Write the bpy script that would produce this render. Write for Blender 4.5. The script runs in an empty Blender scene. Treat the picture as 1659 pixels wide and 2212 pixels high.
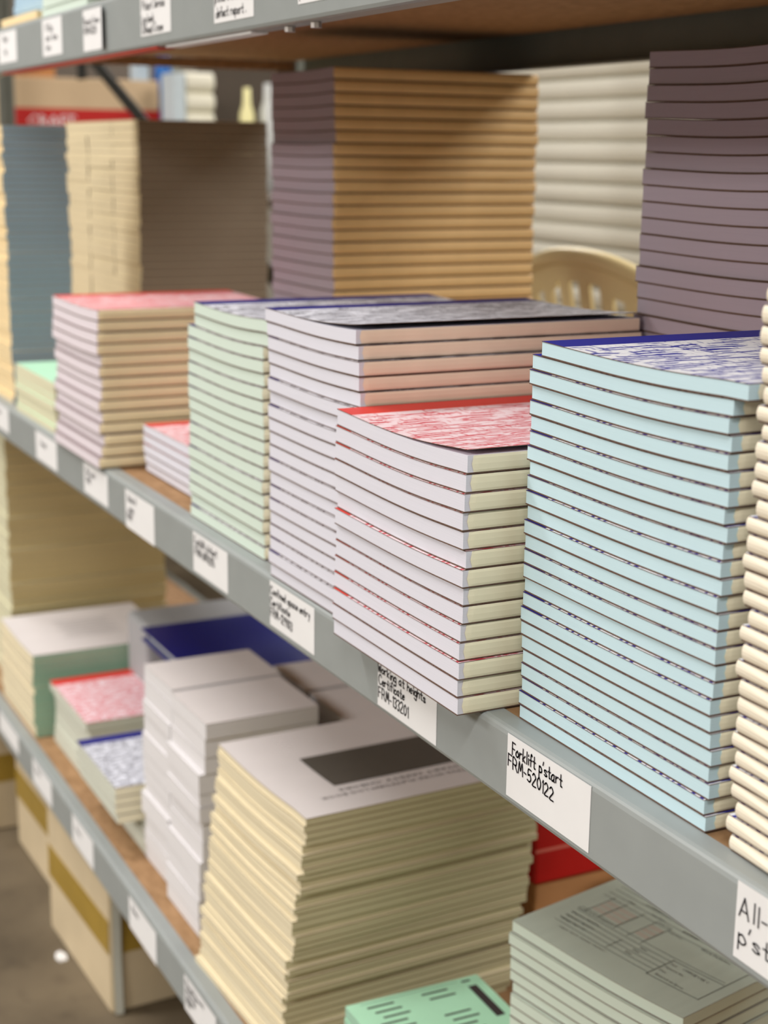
import bpy, math, random
from mathutils import Matrix, Vector

random.seed(11)
SC = bpy.context.scene
COL = SC.collection

# ------------------------------------------------------------------ camera
YAW, PITCH, ROLL, FPX = math.radians(63.2271), math.radians(13.22713), math.radians(-0.69572), 3300.0
CAM = Vector((0.0, -0.54, 1.25))
fw = Vector((-math.sin(YAW) * math.cos(PITCH), math.cos(YAW) * math.cos(PITCH), -math.sin(PITCH)))
rt0 = Vector((math.cos(YAW), math.sin(YAW), 0))
dn0 = fw.cross(rt0)
rt = rt0 * math.cos(ROLL) + dn0 * math.sin(ROLL)
dn = -rt0 * math.sin(ROLL) + dn0 * math.cos(ROLL)
cam_d = bpy.data.cameras.new('camera')
cam = bpy.data.objects.new('camera', cam_d)
COL.objects.link(cam)
m = Matrix((rt, -dn, -fw)).transposed().to_4x4()
m.translation = CAM
cam.matrix_world = m
cam_d.sensor_fit = 'HORIZONTAL'
cam_d.sensor_width = 36.0
cam_d.lens = FPX / 1659.0 * 36.0
cam_d.clip_start = 0.02
cam_d.dof.use_dof = True
cam_d.dof.focus_distance = 1.06
cam_d.dof.aperture_fstop = 8.5
SC.camera = cam

# ------------------------------------------------------------------ world, lights, exposure
SC.view_settings.view_transform = 'Standard'
SC.view_settings.look = 'None'
SC.view_settings.gamma = 1.0
SC.view_settings.use_curve_mapping = False
SC.view_settings.exposure = 0.09
w = bpy.data.worlds.new('world'); SC.world = w
w.use_nodes = True
w.node_tree.nodes['Background'].inputs[0].default_value = (0.85, 0.9, 1.0, 1)
w.node_tree.nodes['Background'].inputs[1].default_value = 0.25


def area(name, loc, sx, sy, power, col=(1, 0.985, 0.97)):
    d = bpy.data.lights.new(name, 'AREA')
    d.shape = 'RECTANGLE'; d.size = sx; d.size_y = sy; d.energy = power; d.color = col
    o = bpy.data.objects.new(name, d); COL.objects.link(o); o.location = loc
    return o


area('ceiling_lamp', (-2.5, -1.0, 2.95), 0.3, 1.4, 46)
area('ceiling_lamp', (0.6, -1.25, 2.95), 0.3, 1.4, 40)
area('ceiling_lamp', (-5.4, -1.0, 2.95), 0.3, 1.4, 40)
area('ceiling_lamp', (-3.2, -4.2, 2.95), 1.8, 1.6, 150)
area('ceiling_lamp', (0.6, -4.2, 2.95), 1.8, 1.6, 150)
area('ceiling_lamp', (-2.4, 2.2, 2.95), 0.3, 1.4, 64)
area('ceiling_lamp', (-5.4, 2.2, 2.95), 0.3, 1.4, 80)
area('ceiling_lamp', (0.6, 2.2, 2.95), 0.3, 1.4, 80)


# ------------------------------------------------------------------ materials
def S(r, g, b):
    f = lambda c: c / 12.92 if c <= 0.04045 else ((c + 0.055) / 1.055) ** 2.4
    return (f(r / 255), f(g / 255), f(b / 255), 1)


MATS = {}


def newmat(name):
    mt = bpy.data.materials.new(name); mt.use_nodes = True
    return mt, mt.node_tree, mt.node_tree.nodes['Principled BSDF']


def noise_mix(nt, c1, c2, scale, detail=3, lo=0.4, hi=0.6, stretch=(1, 1, 1), coord='Object'):
    tc = nt.nodes.new('ShaderNodeTexCoord')
    mp = nt.nodes.new('ShaderNodeMapping'); mp.inputs['Scale'].default_value = stretch
    no = nt.nodes.new('ShaderNodeTexNoise'); no.inputs['Scale'].default_value = scale; no.inputs['Detail'].default_value = detail
    rp = nt.nodes.new('ShaderNodeValToRGB')
    rp.color_ramp.elements[0].position = lo; rp.color_ramp.elements[1].position = hi
    rp.color_ramp.elements[0].color = c1; rp.color_ramp.elements[1].color = c2
    nt.links.new(tc.outputs[coord], mp.inputs[0]); nt.links.new(mp.outputs[0], no.inputs[0])
    nt.links.new(no.outputs['Fac'], rp.inputs[0])
    return rp.outputs[0], no.outputs['Fac']


def mat(name, col, rough=0.7, var=0.06, scale=40, stretch=(1, 1, 1), bump=0.0, metal=0.0, spec=0.3):
    if name in MATS: return MATS[name]
    mt, nt, b = newmat(name)
    c2 = tuple(min(1, c * (1 + var)) for c in col[:3]) + (1,)
    c1 = tuple(c * (1 - var) for c in col[:3]) + (1,)
    o, f = noise_mix(nt, c1, c2, scale, 4, 0.3, 0.7, stretch)
    nt.links.new(o, b.inputs['Base Color'])
    b.inputs['Roughness'].default_value = rough
    b.inputs['Metallic'].default_value = metal
    b.inputs['Specular IOR Level'].default_value = spec
    if bump:
        bp = nt.nodes.new('ShaderNodeBump'); bp.inputs['Strength'].default_value = bump; bp.inputs['Distance'].default_value = 0.001
        nt.links.new(f, bp.inputs['Height']); nt.links.new(bp.outputs[0], b.inputs['Normal'])
    MATS[name] = mt
    return mt


def paper_edge(name, col):
    """trimmed edge of a block of sheets: very fine horizontal layers"""
    return mat(name, col, 0.85, 0.035, 1.0, (14, 14, 2600), 0.06, 0, 0.15)


def cover_print(name, band, ink, base=(0.9, 0.91, 0.95, 1), bw=0.13, dens=0.5):
    """printed cover: solid band along one edge, the rest dense lines of small script"""
    if name in MATS: return MATS[name]
    mt, nt, b = newmat(name)
    L = nt.links.new
    tc = nt.nodes.new('ShaderNodeTexCoord')
    sp = nt.nodes.new('ShaderNodeSeparateXYZ'); L(tc.outputs['Generated'], sp.inputs[0])

    def layer(sc, lo, hi, rot=0.0):
        mp = nt.nodes.new('ShaderNodeMapping'); mp.inputs['Scale'].default_value = sc; mp.inputs['Rotation'].default_value = (0, 0, rot)
        L(tc.outputs['Generated'], mp.inputs[0])
        n = nt.nodes.new('ShaderNodeTexNoise'); n.inputs['Scale'].default_value = 1; n.inputs['Detail'].default_value = 2
        L(mp.outputs[0], n.inputs[0])
        r = nt.nodes.new('ShaderNodeMapRange'); r.inputs[1].default_value = lo; r.inputs[2].default_value = hi
        L(n.outputs['Fac'], r.inputs[0])
        return r.outputs[0]

    def math(op, p, q2):
        n = nt.nodes.new('ShaderNodeMath'); n.operation = op
        for k, v in ((0, p), (1, q2)):
            if isinstance(v, (int, float)): n.inputs[k].default_value = v
            else: L(v, n.inputs[k])
        return n.outputs[0]

    wob = layer((7, 9, 1), 0.2, 0.8)
    row = math('FRACT', math('ADD', math('MULTIPLY', sp.outputs[0], 30.0), math('MULTIPLY', wob, 1.3)), 0.0)
    line = math('LESS_THAN', row, 0.5)
    dash = layer((30, 11, 1), 0.45, 0.50)
    diag = layer((12, 90, 1), 0.60, 0.63, 0.5)
    fade = layer((5, 4, 1), 0.1, 0.75)
    a = math('MULTIPLY', math('MULTIPLY', line, dash), math('ADD', math('MULTIPLY', fade, 0.5), 0.85))
    c = math('MULTIPLY', diag, 0.8)
    mx = nt.nodes.new('ShaderNodeMath'); mx.operation = 'MAXIMUM'; L(a, mx.inputs[0]); L(c, mx.inputs[1])
    mu = nt.nodes.new('ShaderNodeMath'); mu.operation = 'MULTIPLY'; mu.inputs[1].default_value = dens + 0.5; L(mx.outputs[0], mu.inputs[0])
    m1 = nt.nodes.new('ShaderNodeMix'); m1.data_type = 'RGBA'
    m1.inputs['A'].default_value = base; m1.inputs['B'].default_value = ink; L(mu.outputs[0], m1.inputs['Factor'])
    lt = nt.nodes.new('ShaderNodeMath'); lt.operation = 'LESS_THAN'; lt.inputs[1].default_value = bw; L(sp.outputs[0], lt.inputs[0])
    m2 = nt.nodes.new('ShaderNodeMix'); m2.data_type = 'RGBA'; m2.inputs['B'].default_value = band
    L(lt.outputs[0], m2.inputs['Factor']); L(m1.outputs['Result'], m2.inputs['A'])
    L(m2.outputs['Result'], b.inputs['Base Color'])
    b.inputs['Roughness'].default_value = 0.5
    b.inputs['Specular IOR Level'].default_value = 0.3
    MATS[name] = mt
    return mt


def chipboard(name, c1, c2):
    if name in MATS: return MATS[name]
    mt, nt, b = newmat(name)
    o, f = noise_mix(nt, c1, c2, 90, 5, 0.35, 0.65, (0.6, 1, 1))
    nt.links.new(o, b.inputs['Base Color']); b.inputs['Roughness'].default_value = 0.75
    b.inputs['Specular IOR Level'].default_value = 0.2
    MATS[name] = mt
    return mt


M_STEEL = mat('grey painted steel', S(150, 155, 154), 0.42, 0.03, 30, (1, 1, 1), 0.03, 0.0, 0.4)
M_DARKSTEEL = mat('dark painted steel', S(106, 108, 100), 0.5, 0.05, 25)
M_BOARD = chipboard('chipboard', S(148, 114, 80), S(170, 134, 98))
M_CARD = mat('white card', S(232, 231, 231), 0.7, 0.015, 30)
M_INK = mat('black marker ink', S(34, 28, 36), 0.5, 0.02)
M_GREYBOARD = mat('brown backing board', S(104, 82, 70), 0.9, 0.12, 300)
M_TAPE_CREAM = mat('cream spine tape', S(240, 233, 204), 0.55, 0.02, 40, (1, 1, 1), 0.02)
M_TAPE_BOUNCE = mat('bounce tinted spine tape', S(238, 216, 192), 0.5, 0.03, 40)  # cream tape with red bounce light tinted into its colour
M_TAPE_TAN = mat('tan spine tape', S(232, 194, 136), 0.55, 0.03, 40)
M_TAPE_IVORY = mat('ivory spine tape', S(238, 228, 208), 0.5, 0.02, 40)
M_TAPE_SAND = mat('sand spine tape', S(240, 222, 182), 0.5, 0.02, 40)

# ------------------------------------------------------------------ mesh helpers


class MB:
    def __init__(s): s.v = []; s.f = []; s.m = []

    def quad(s, a, b, c, d, mi=0):
        n = len(s.v); s.v += [a, b, c, d]; s.f.append((n, n + 1, n + 2, n + 3)); s.m.append(mi)

    def box(s, x0, x1, y0, y1, z0, z1, mi=0):
        n = len(s.v)
        s.v += [(x0, y0, z0), (x1, y0, z0), (x1, y1, z0), (x0, y1, z0), (x0, y0, z1), (x1, y0, z1), (x1, y1, z1), (x0, y1, z1)]
        for q in ((0, 3, 2, 1), (4, 5, 6, 7), (0, 1, 5, 4), (1, 2, 6, 5), (2, 3, 7, 6), (3, 0, 4, 7)):
            s.f.append(tuple(n + i for i in q)); s.m.append(mi)

    def loft(s, rings, mi=0, caps=True):
        """rings: list of equal-length closed point loops"""
        n = len(s.v); k = len(rings[0])
        for r in rings: s.v += list(r)
        for a in range(len(rings) - 1):
            for i in range(k):
                j = (i + 1) % k
                s.f.append((n + a * k + i, n + a * k + j, n + (a + 1) * k + j, n + (a + 1) * k + i)); s.m.append(mi)
        if caps:
            s.f.append(tuple(n + i for i in reversed(range(k)))); s.m.append(mi)
            b = n + (len(rings) - 1) * k
            s.f.append(tuple(b + i for i in range(k))); s.m.append(mi)

    def tube(s, pts, r, k=8, mi=0):
        rings = []
        for i, p in enumerate(pts):
            p = Vector(p)
            d = (Vector(pts[min(i + 1, len(pts) - 1)]) - Vector(pts[max(i - 1, 0)])).normalized()
            u = d.cross(Vector((0, 0, 1)))
            if u.length < 0.05: u = d.cross(Vector((0, 1, 0)))
            u.normalize(); v = d.cross(u)
            rr = r[i] if isinstance(r, (list, tuple)) else r
            rings.append([tuple(p + u * math.cos(2 * math.pi * j / k) * rr + v * math.sin(2 * math.pi * j / k) * rr) for j in range(k)])
        s.loft(rings, mi)

    def build(s, name, mats, parent=None, bevel=0.0, smooth=False, loc=None):
        me = bpy.data.meshes.new(name)
        me.from_pydata(s.v, [], s.f)
        for mt in (mats if isinstance(mats, (list, tuple)) else [mats]): me.materials.append(mt)
        me.polygons.foreach_set('material_index', s.m)
        if smooth: me.polygons.foreach_set('use_smooth', [True] * len(me.polygons))
        me.update()
        o = bpy.data.objects.new(name, me); COL.objects.link(o)
        if parent: o.parent = parent
        if loc: o.location = loc
        if bevel:
            md = o.modifiers.new('bevel', 'BEVEL'); md.width = bevel; md.segments = 2; md.limit_method = 'ANGLE'
        return o


def tag(o, label=None, cat=None, group=None, kind=None):
    if label: o['label'] = label
    if cat: o['category'] = cat
    if group: o['group'] = group
    if kind: o['kind'] = kind
    return o


def thing(name, loc, label, cat, group=None, rz=0.0):
    o = bpy.data.objects.new(name, None); COL.objects.link(o)
    o.empty_display_size = 0.05
    o.location = loc; o.rotation_euler = (0, 0, rz)
    return tag(o, label, cat, group)


ONES = ['', 'first', 'second', 'third', 'fourth', 'fifth', 'sixth', 'seventh', 'eighth', 'ninth', 'tenth', 'eleventh', 'twelfth', 'thirteenth',
        'fourteenth', 'fifteenth', 'sixteenth', 'seventeenth', 'eighteenth', 'nineteenth']
TENS = {2: ('twentieth', 'twenty'), 3: ('thirtieth', 'thirty'), 4: ('fortieth', 'forty'), 5: ('fiftieth', 'fifty')}


def ordinal(n):
    if n < 20: return ONES[n]
    t, u = divmod(n, 10)
    return TENS[t][0] if u == 0 else TENS[t][1] + '-' + ONES[u]


def from_top(i):
    return 'topmost of its stack' if i == 1 else ordinal(i) + ' from the top'


# ------------------------------------------------------------------ room shell
F = MB(); F.box(-9, 3.5, -6.2, 4.2, -0.1, 0.0)
fl_m, nt, b = newmat('dirty concrete')
o1, f1 = noise_mix(nt, S(84, 72, 54), S(116, 102, 80), 3.5, 8, 0.35, 0.65)
o2, f2 = noise_mix(nt, (1, 1, 1, 1), (0.45, 0.42, 0.38, 1), 22, 6, 0.55, 0.8)
mx = nt.nodes.new('ShaderNodeMix'); mx.data_type = 'RGBA'; mx.blend_type = 'MULTIPLY'; mx.inputs['Factor'].default_value = 0.7
nt.links.new(o1, mx.inputs['A']); nt.links.new(o2, mx.inputs['B']); nt.links.new(mx.outputs['Result'], b.inputs['Base Color'])
b.inputs['Roughness'].default_value = 0.7
tag(F.build('floor', fl_m), kind='structure')
M_WALL = mat('warehouse wall paint', S(176, 170, 158), 0.85, 0.05, 3)
M_CEIL = mat('ceiling paint', S(225, 222, 214), 0.9, 0.03, 3)
for nm, bx, mm in (('ceiling', (-9, 3.5, -6.2, 4.2, 3.0, 3.1), M_CEIL), ('wall_back', (-9, 3.5, 4.1, 4.2, 0, 3), M_WALL),
                   ('wall_front', (-9, 3.5, -6.2, -6.1, 0, 3), M_WALL), ('wall_left', (-9, -8.9, -6.1, 4.1, 0, 3), M_WALL),
                   ('wall_right', (3.4, 3.5, -6.1, 4.1, 0, 3), M_WALL)):
    q = MB(); q.box(*bx); tag(q.build(nm, mm), kind='structure')

# ------------------------------------------------------------------ shelving unit
XL, XR, DEP = -4.6, 0.55, 0.56
XE = -2.50   # the upper shelf belongs to the nearer bay only
Z_LOW, Z_MID, Z_TOP = 0.295, 0.853, 1.420
BH = 0.056
shelf = thing('shelving_unit', (0, 0, 0), 'long grey steel shelving unit with chipboard shelves loaded with pads', 'shelving')


def beam_profile(z1, y0, sgn, h):
    z0 = z1 - h
    p = [(0.019, z1), (0.005, z1), (0.0022, z1 - 0.0008), (0.0008, z1 - 0.0022), (0, z1 - 0.005), (0, z0 + 0.004), (0.0012, z0 + 0.0012), (0.004, z0),
         (0.022, z0), (0.022, z0 + 0.002), (0.0045, z0 + 0.002), (0.002, z0 + 0.0045), (0.002, z1 - 0.005), (0.005, z1 - 0.002), (0.019, z1 - 0.002)]
    return [(y0 + sgn * a, c) for a, c in p]


BEAMS = {}
for nm, z in (('low', Z_LOW), ('mid', Z_MID), ('top', Z_TOP)):
    h = BH if nm != 'top' else 0.063
    q = MB(); pr = beam_profile(z, 0.0, 1, h)
    xl = XL if nm != 'top' else XE
    xs = [xl + (XR - xl) * i / 12 for i in range(13)]
    q.loft([[(x, y, c) for y, c in pr] for x in xs])
    BEAMS[nm] = q.build('beam', M_STEEL, shelf)
    tag(BEAMS[nm], {'low': 'front beam of the bottom shelf', 'mid': 'front beam of the middle shelf', 'top': 'front beam of the upper shelf'}[nm])
    q = MB(); pr = beam_profile(z, DEP, -1, h)
    q.loft([[(x, y, c) for y, c in reversed(pr)] for x in (xl, XR)])
    q.build('beam', M_DARKSTEEL, shelf)
    q = MB()
    zt = z - 0.001
    q.box(xl + 0.002, XR - 0.002, 0.0195, DEP - 0.0195, zt - 0.018, zt)
    q.build('shelf_board', M_BOARD, shelf)
q = MB(); q.box(XE, XE + 0.003, 0.022, DEP - 0.022, 1.384, 1.400); q.build('cross_support', M_BOARD, shelf)
for xx in (XL - 0.04, XE - 0.036, XR):
    for yy in ((0.0, DEP - 0.04) if abs(xx - XE) > 0.1 else (DEP - 0.04,)):   # the inner post stands only at the back
        q = MB(); q.box(xx, xx + 0.003, yy, yy + 0.04, 0, 2.0); q.box(xx, xx + 0.04, yy if yy < 0.1 else yy + 0.037, yy + 0.003 if yy < 0.1 else yy + 0.04, 0, 2.0)
        q.build('upright', M_DARKSTEEL, shelf)
# flat diagonal brace at the back of the bay and its fixing plate
q = MB()
a, c = Vector((XL, 0.5625, 1.772)), Vector((XE - 0.01, 0.5625, 0.963))
d = (c - a).normalized(); u = Vector((-d.z, 0, d.x)) * 0.017
q.loft([[tuple(p + u), tuple(p - u), tuple(p - u + Vector((0, 0.004, 0))), tuple(p + u + Vector((0, 0.004, 0)))] for p in (a, c)])
q.build('brace', mat('black brace', S(24, 24, 20), 0.6, 0.05), shelf)
q = MB(); q.box(-3.93, -3.85, 0.5605, 0.5625, 1.42, 1.465); q.build('brace_plate', mat('black brace', S(46, 46, 40)), shelf)
# strips stuck under the upper front beam
M_REDTAPE = mat('red tape', S(190, 62, 48), 0.5, 0.05)
q = MB(); q.box(-2.33, -1.62, 0.001, 0.021, 1.3555, 1.3568); tag(q.build('tape_strip', M_REDTAPE, shelf), 'red tape strip under the upper beam')
q = MB(); q.box(-1.60, -1.36, 0.004, 0.021, 1.355, 1.3568); tag(q.build('tape_strip', M_CARD, shelf), 'white tape strip under the upper beam')
for xx in (-1.232, -1.288):
    q = MB(); q.tube([(xx, 0.012, 1.3568), (xx, 0.012, 1.3520)], 0.005, 8); q.build('bolt', mat('zinc bolt', S(200, 195, 195), 0.3, 0.02, 30, (1, 1, 1), 0, 0.9), shelf)

# ------------------------------------------------------------------ hand lettering
GL = {
    'A': '0e3o6e;1h5h', 'C': '6m4o2o0l0h2e4e6f', 'F': '0e0o;0o5o;0j4j', 'L': '0o0e5e', 'M': '0e1o3h5o6e', 'O': '3o1n0k0h1e3e5f6h6l5n3o',
    'R': '0e0o3o5m4j0j;3j6e', 'T': '0o6o;3o3e', 'W': '0o1e3k5e6o', 'S': '5n3o1n1l3j5h5f3e0f', 'P': '0e0o4o5m4j0j', 'D': '0e0o3n5k4g0e',
    'H': '0e0o;5e5o;0j5j', 'E': '5o0o0e5e;0j4j', 'N': '0e0o5e5o', 'B': '0e0o3o4m3j0j;3j5h3e0e', 'V': '0o3e6o', 'I': '1o1e', 'K': '0o0e;5o0i5e', 'U': '0o0g2e4e5g5o', 'Y': '0o3j6o;3j3e', 'G': '6m4o2o0l0h2e4e6g6i4i', 'X': '0o6e;6o0e',
    'a': '4j2j0h0f2e4g;4j4e5e', 'b': '0o0e;0h2j4h4f2e0f', 'c': '4i2j0h0f2e4f', 'd': '4o4e;4h2j0h0f2e4f', 'e': '0g4h4i2j0h0f2e4f',
    'f': '4n3o2m2e;0j4j', 'g': '4j4b2a0b;4h2j0h0f2e4f', 'h': '0o0e;0h2j4i4e', 'i': '1j1e;1l1m', 'k': '0o0e;4j0g4e', 'l': '1o1e',
    'm': '0j0e;0h2j3h3e;3h5j6h6e', 'n': '0j0e;0h2j4i4e', 'o': '2j0h0f2e4f4h2j', 'p': '0j0a;0i2j4h4f2e0f', 'r': '0j0e;0h2j4j',
    's': '4i2j0i4f2e0f', 't': '2n2f3e4e;0j4j', 'u': '0j0f2e4f;4j4e', 'v': '0j2e4j', 'w': '0j1e3i5e6j', 'x': '0j4e;4j0e', 'y': '0j2f;4j1a',
    '0': '2o0l0h2e4h4l2o', '1': '1m2o2e', '2': '0m2o4m4k0e5e', '3': '0n2o4m2j4h2e0f', '4': '3e3o0h5h', '5': '5o1o1j3k5h3e0f', '6': '4o1j0g2e4g2i0h',
    '8': '2j0l2o4l2j0g2e4g2j', '9': '4m2o0m2j4m3e', '-': '0i3i', "'": '1o0l', '/': '0d3o', '.': '0e0f'}


def smooth_line(pl):
    if len(pl) < 4: return pl
    out = []
    for i in range(len(pl) - 1):
        p0, p1, p2, p3 = pl[max(i - 1, 0)], pl[i], pl[i + 1], pl[min(i + 2, len(pl) - 1)]
        for j in range(3):
            t = j / 3
            out.append(tuple(0.5 * (2 * p1[c] + (p2[c] - p0[c]) * t + (2 * p0[c] - 5 * p1[c] + 4 * p2[c] - p3[c]) * t * t + (3 * p1[c] - p0[c] - 3 * p2[c] + p3[c]) * t ** 3) for c in (0, 1)))
    out.append(pl[-1])
    return out


def strokes(text, x0, base, cap, xs, rnd, jit=0.018):
    """polylines (x, z) of single-stroke letters in metres"""
    out = []; x = x0
    for ch in text:
        if ch == ' ': x += xs * 0.45; continue
        g = GL.get(ch)
        if not g: continue
        wmax = 0
        dy = rnd.uniform(-0.04, 0.04)
        for st in g.split(';'):
            pl = []
            for i in range(0, len(st), 2):
                px, py = int(st[i]) / 10, (ord(st[i + 1]) - ord('e')) / 10
                wmax = max(wmax, px)
                pl.append((x + (px + rnd.uniform(-jit, jit)) * xs, base + (py + dy + rnd.uniform(-jit, jit)) * cap))
            out.append(smooth_line(pl))
        x += (wmax + 0.19) * xs
    return out


def ribbon(q, pl, wdt, put):
    """flat pen stroke; put(x, z, lift) -> world point"""
    for i in range(len(pl) - 1):
        (ax, az), (bx, bz) = pl[i], pl[i + 1]
        dx, dz = bx - ax, bz - az
        l = math.hypot(dx, dz) or 1e-6
        ux, uz = dx / l, dz / l
        nx, nz = -uz * wdt / 2, ux * wdt / 2
        ex, ez = ux * wdt * 0.4, uz * wdt * 0.4
        q.quad(put(ax - ex + nx, az - ez + nz), put(ax - ex - nx, az - ez - nz), put(bx + ex - nx, bz + ez - nz), put(bx + ex + nx, bz + ez + nz))


def label_card(x0, x1, z0, z1, lines, label, tilt=0.0, curl=0.0, pen=0.0011):
    """paper card stuck on a beam face (y=0); lines: (text, x mm, baseline mm below top, cap mm, xscale mm)"""
    rnd = random.Random(int(x0 * 1000))
    q = MB(); n = 8
    wd = x1 - x0
    top, bot = [], []
    for i in range(n + 1):
        u = i / n
        y = -0.0004 - curl * max(0, (u - 0.72) / 0.28) ** 2
        dz = tilt * u
        top.append((x0 + wd * u, y, z1 + dz)); bot.append((x0 + wd * u, y, z0 + dz))
    for i in range(n):
        q.quad(bot[i], bot[i + 1], top[i + 1], top[i])
        bk = lambda p: (p[0], p[1] + 0.0003, p[2])
        q.quad(bk(top[i]), bk(top[i + 1]), bk(bot[i + 1]), bk(bot[i]))
    card = q.build('label_card', M_CARD, shelf)
    tag(card, label)
    t = MB()
    for text, xm, bm, cap, xs, *sl in lines:
        sl = sl[0] if sl else 0.0
        for pl in strokes(text, x0 + xm / 1000, z1 - bm / 1000, cap / 1000, xs / 1000, rnd):
            ribbon(t, pl, pen, lambda a, c: (a, -0.0008, c + tilt * (a - x0) / wd + sl * (a - x0)))
    if lines: t.build('handwriting', M_INK, card)


# middle beam
label_card(-0.870, -0.7655, 0.8035, 0.8505, [("Forklift p'start", 7, 13.5, 9.0, 7.6), ('FRM-520122', 2, 23.5, 9.0, 9.4, -0.07)],
           "white card handwritten Forklift p'start FRM-520122 under the pale blue stack")
label_card(-1.077, -0.975, 0.802, 0.8485, [('Working at heights', 1, 17, 8.0, 8.4), ('Certificate', 2.5, 27, 8.0, 7.6), ('FRM-133201', 2, 39, 9.0, 9.2)],
           'white card handwritten Working at heights Certificate FRM-133201')
label_card(-1.311, -1.2065, 0.805, 0.8495, [('Confined space entry', 2, 12.5, 7.5, 8.2), ('Certificate', 2, 23.5, 7.5, 7.8), ('FRM-129103', 2, 34.5, 8.5, 9.0, -0.03)],
           'white card handwritten Confined space entry Certificate FRM-129103')
label_card(-0.6185, -0.515, 0.8045, 0.8515, [('All-T', 3, 20, 12, 14), ("p'sta", 4, 36, 11, 14)],
           "white card handwritten All-T and p'sta under the ivory spines")
label_card(-1.529, -1.4245, 0.8045, 0.8485, [("Forklift p'start", 5, 13, 9, 8.2), ('FRM-840205', 5, 25, 9, 9.5)], 'white card under the pale green stack')
label_card(-1.774, -1.663, 0.799, 0.8465, [('Order D', 10, 13, 8, 8), ('copy', 14, 25, 8, 9), ('FRM', 6, 36, 8, 9)], 'white card below the small red-covered pads')
label_card(-1.958, -1.849, 0.8055, 0.8465, [('Hot work', 12, 14, 8, 9), ('FRM', 12, 26, 8, 9)], 'white card in shade below the lilac pads')
label_card(-2.214, -2.096, 0.805, 0.8465, [('Permit', 30, 18, 8, 9)], 'white card in shade below the pale yellow pads')
label_card(-2.49, -2.385, 0.811, 0.8505, [('Docket', 20, 16, 8, 9)], 'white card at the tan and blue stack')
# upper beam
label_card(-2.34, -2.232, 1.370, 1.413, [('Plant', 30, 14, 8, 10), ('log', 35, 30, 8, 10)], 'white card with a fold line near the end of the upper beam')
label_card(-2.088, -1.992, 1.368, 1.4145, [('VT Day', 18, 15, 8, 9), ('and', 20, 27, 8, 10), ('form', 50, 27, 8, 10), ('hire', 20, 39, 8, 10)], 'white card with three faint lines on the upper beam')
label_card(-1.894, -1.80, 1.365, 1.4125, [('Permit form', 4, 17, 8, 10), ('FRM-0220', 4, 28, 8, 10)], 'white card with a curling edge on the upper beam', curl=0.005)
label_card(-1.669, -1.57, 1.3695, 1.4165, [("P'start Service", 6, 20, 9, 9), ('Log book', 4, 33, 8, 9), ('O/head Crane', 5, 44, 9, 9.5)], "white card handwritten P'start Service Log book O/head Crane")
label_card(-1.443, -1.342, 1.3685, 1.4155, [("p'start check/", 3, 28, 8, 9.5), ('defect report .', 6, 42, 9, 9.6)], "white card handwritten p'start check/ defect report")
label_card(-1.242, -1.141, 1.371, 1.4175, [("p'start check", 4, 40, 9, 10.5)], "white card handwritten p'start check on the upper beam")
# bottom beam
label_card(-2.56, -2.42, 0.256, 0.291, [], 'white card under the cream and green pads')
label_card(-2.323, -2.206, 0.248, 0.2905, [('Notes', 20, 16, 8, 10)], 'white card on the bottom beam under the red-covered pad')
label_card(-2.086, -1.977, 0.2455, 0.2905, [('Diary', 20, 20, 8, 10)], 'white card on the bottom beam under the blue-covered pads')
label_card(-1.808, -1.695, 0.241, 0.287, [('Memo', 14, 16, 8, 10)], 'white card on the bottom beam under the white paper blocks')
label_card(-1.588, -1.48, 0.2405, 0.2865, [('Elevating work', 6, 11, 6, 8), ('platform', 6, 19, 6, 8), ('log book', 6, 27, 6, 8), ('FRM', 6, 36, 6, 8)], 'white card on the bottom beam under the cream log books')


# ------------------------------------------------------------------ pads
def prof(u, h, H, sag, tip):
    """height of a pad surface at level h, position u across: stacks sink a little between their edges"""
    if H <= 0: return h
    return h - sag * (h / H) * math.sin(math.pi * min(1, max(0, u)) ** 1.25) + tip * (h / H) * (u - 0.5)


def slab(q, xs, y0, y1, zb, zt, mats=(0, 0, 0, 0)):
    """bent slab: xs stations, zb/zt heights; mats = front, back, ends, top/bottom"""
    n = len(xs); k = len(q.v)
    for i in range(n):
        q.v += [(xs[i], y0, zb[i]), (xs[i], y1, zb[i]), (xs[i], y0, zt[i]), (xs[i], y1, zt[i])]
    for i in range(n - 1):
        a = k + 4 * i; b2 = a + 4
        q.f += [(a, b2, b2 + 2, a + 2), (b2 + 1, a + 1, a + 3, b2 + 3), (a + 2, b2 + 2, b2 + 3, a + 3), (a + 1, b2 + 1, b2, a)]
        q.m += [mats[0], mats[1], mats[3], mats[3]]
    e = k + 4 * (n - 1)
    q.f += [(k + 1, k, k + 2, k + 3), (e, e + 1, e + 3, e + 2)]
    q.m += [mats[2], mats[2]]


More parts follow.
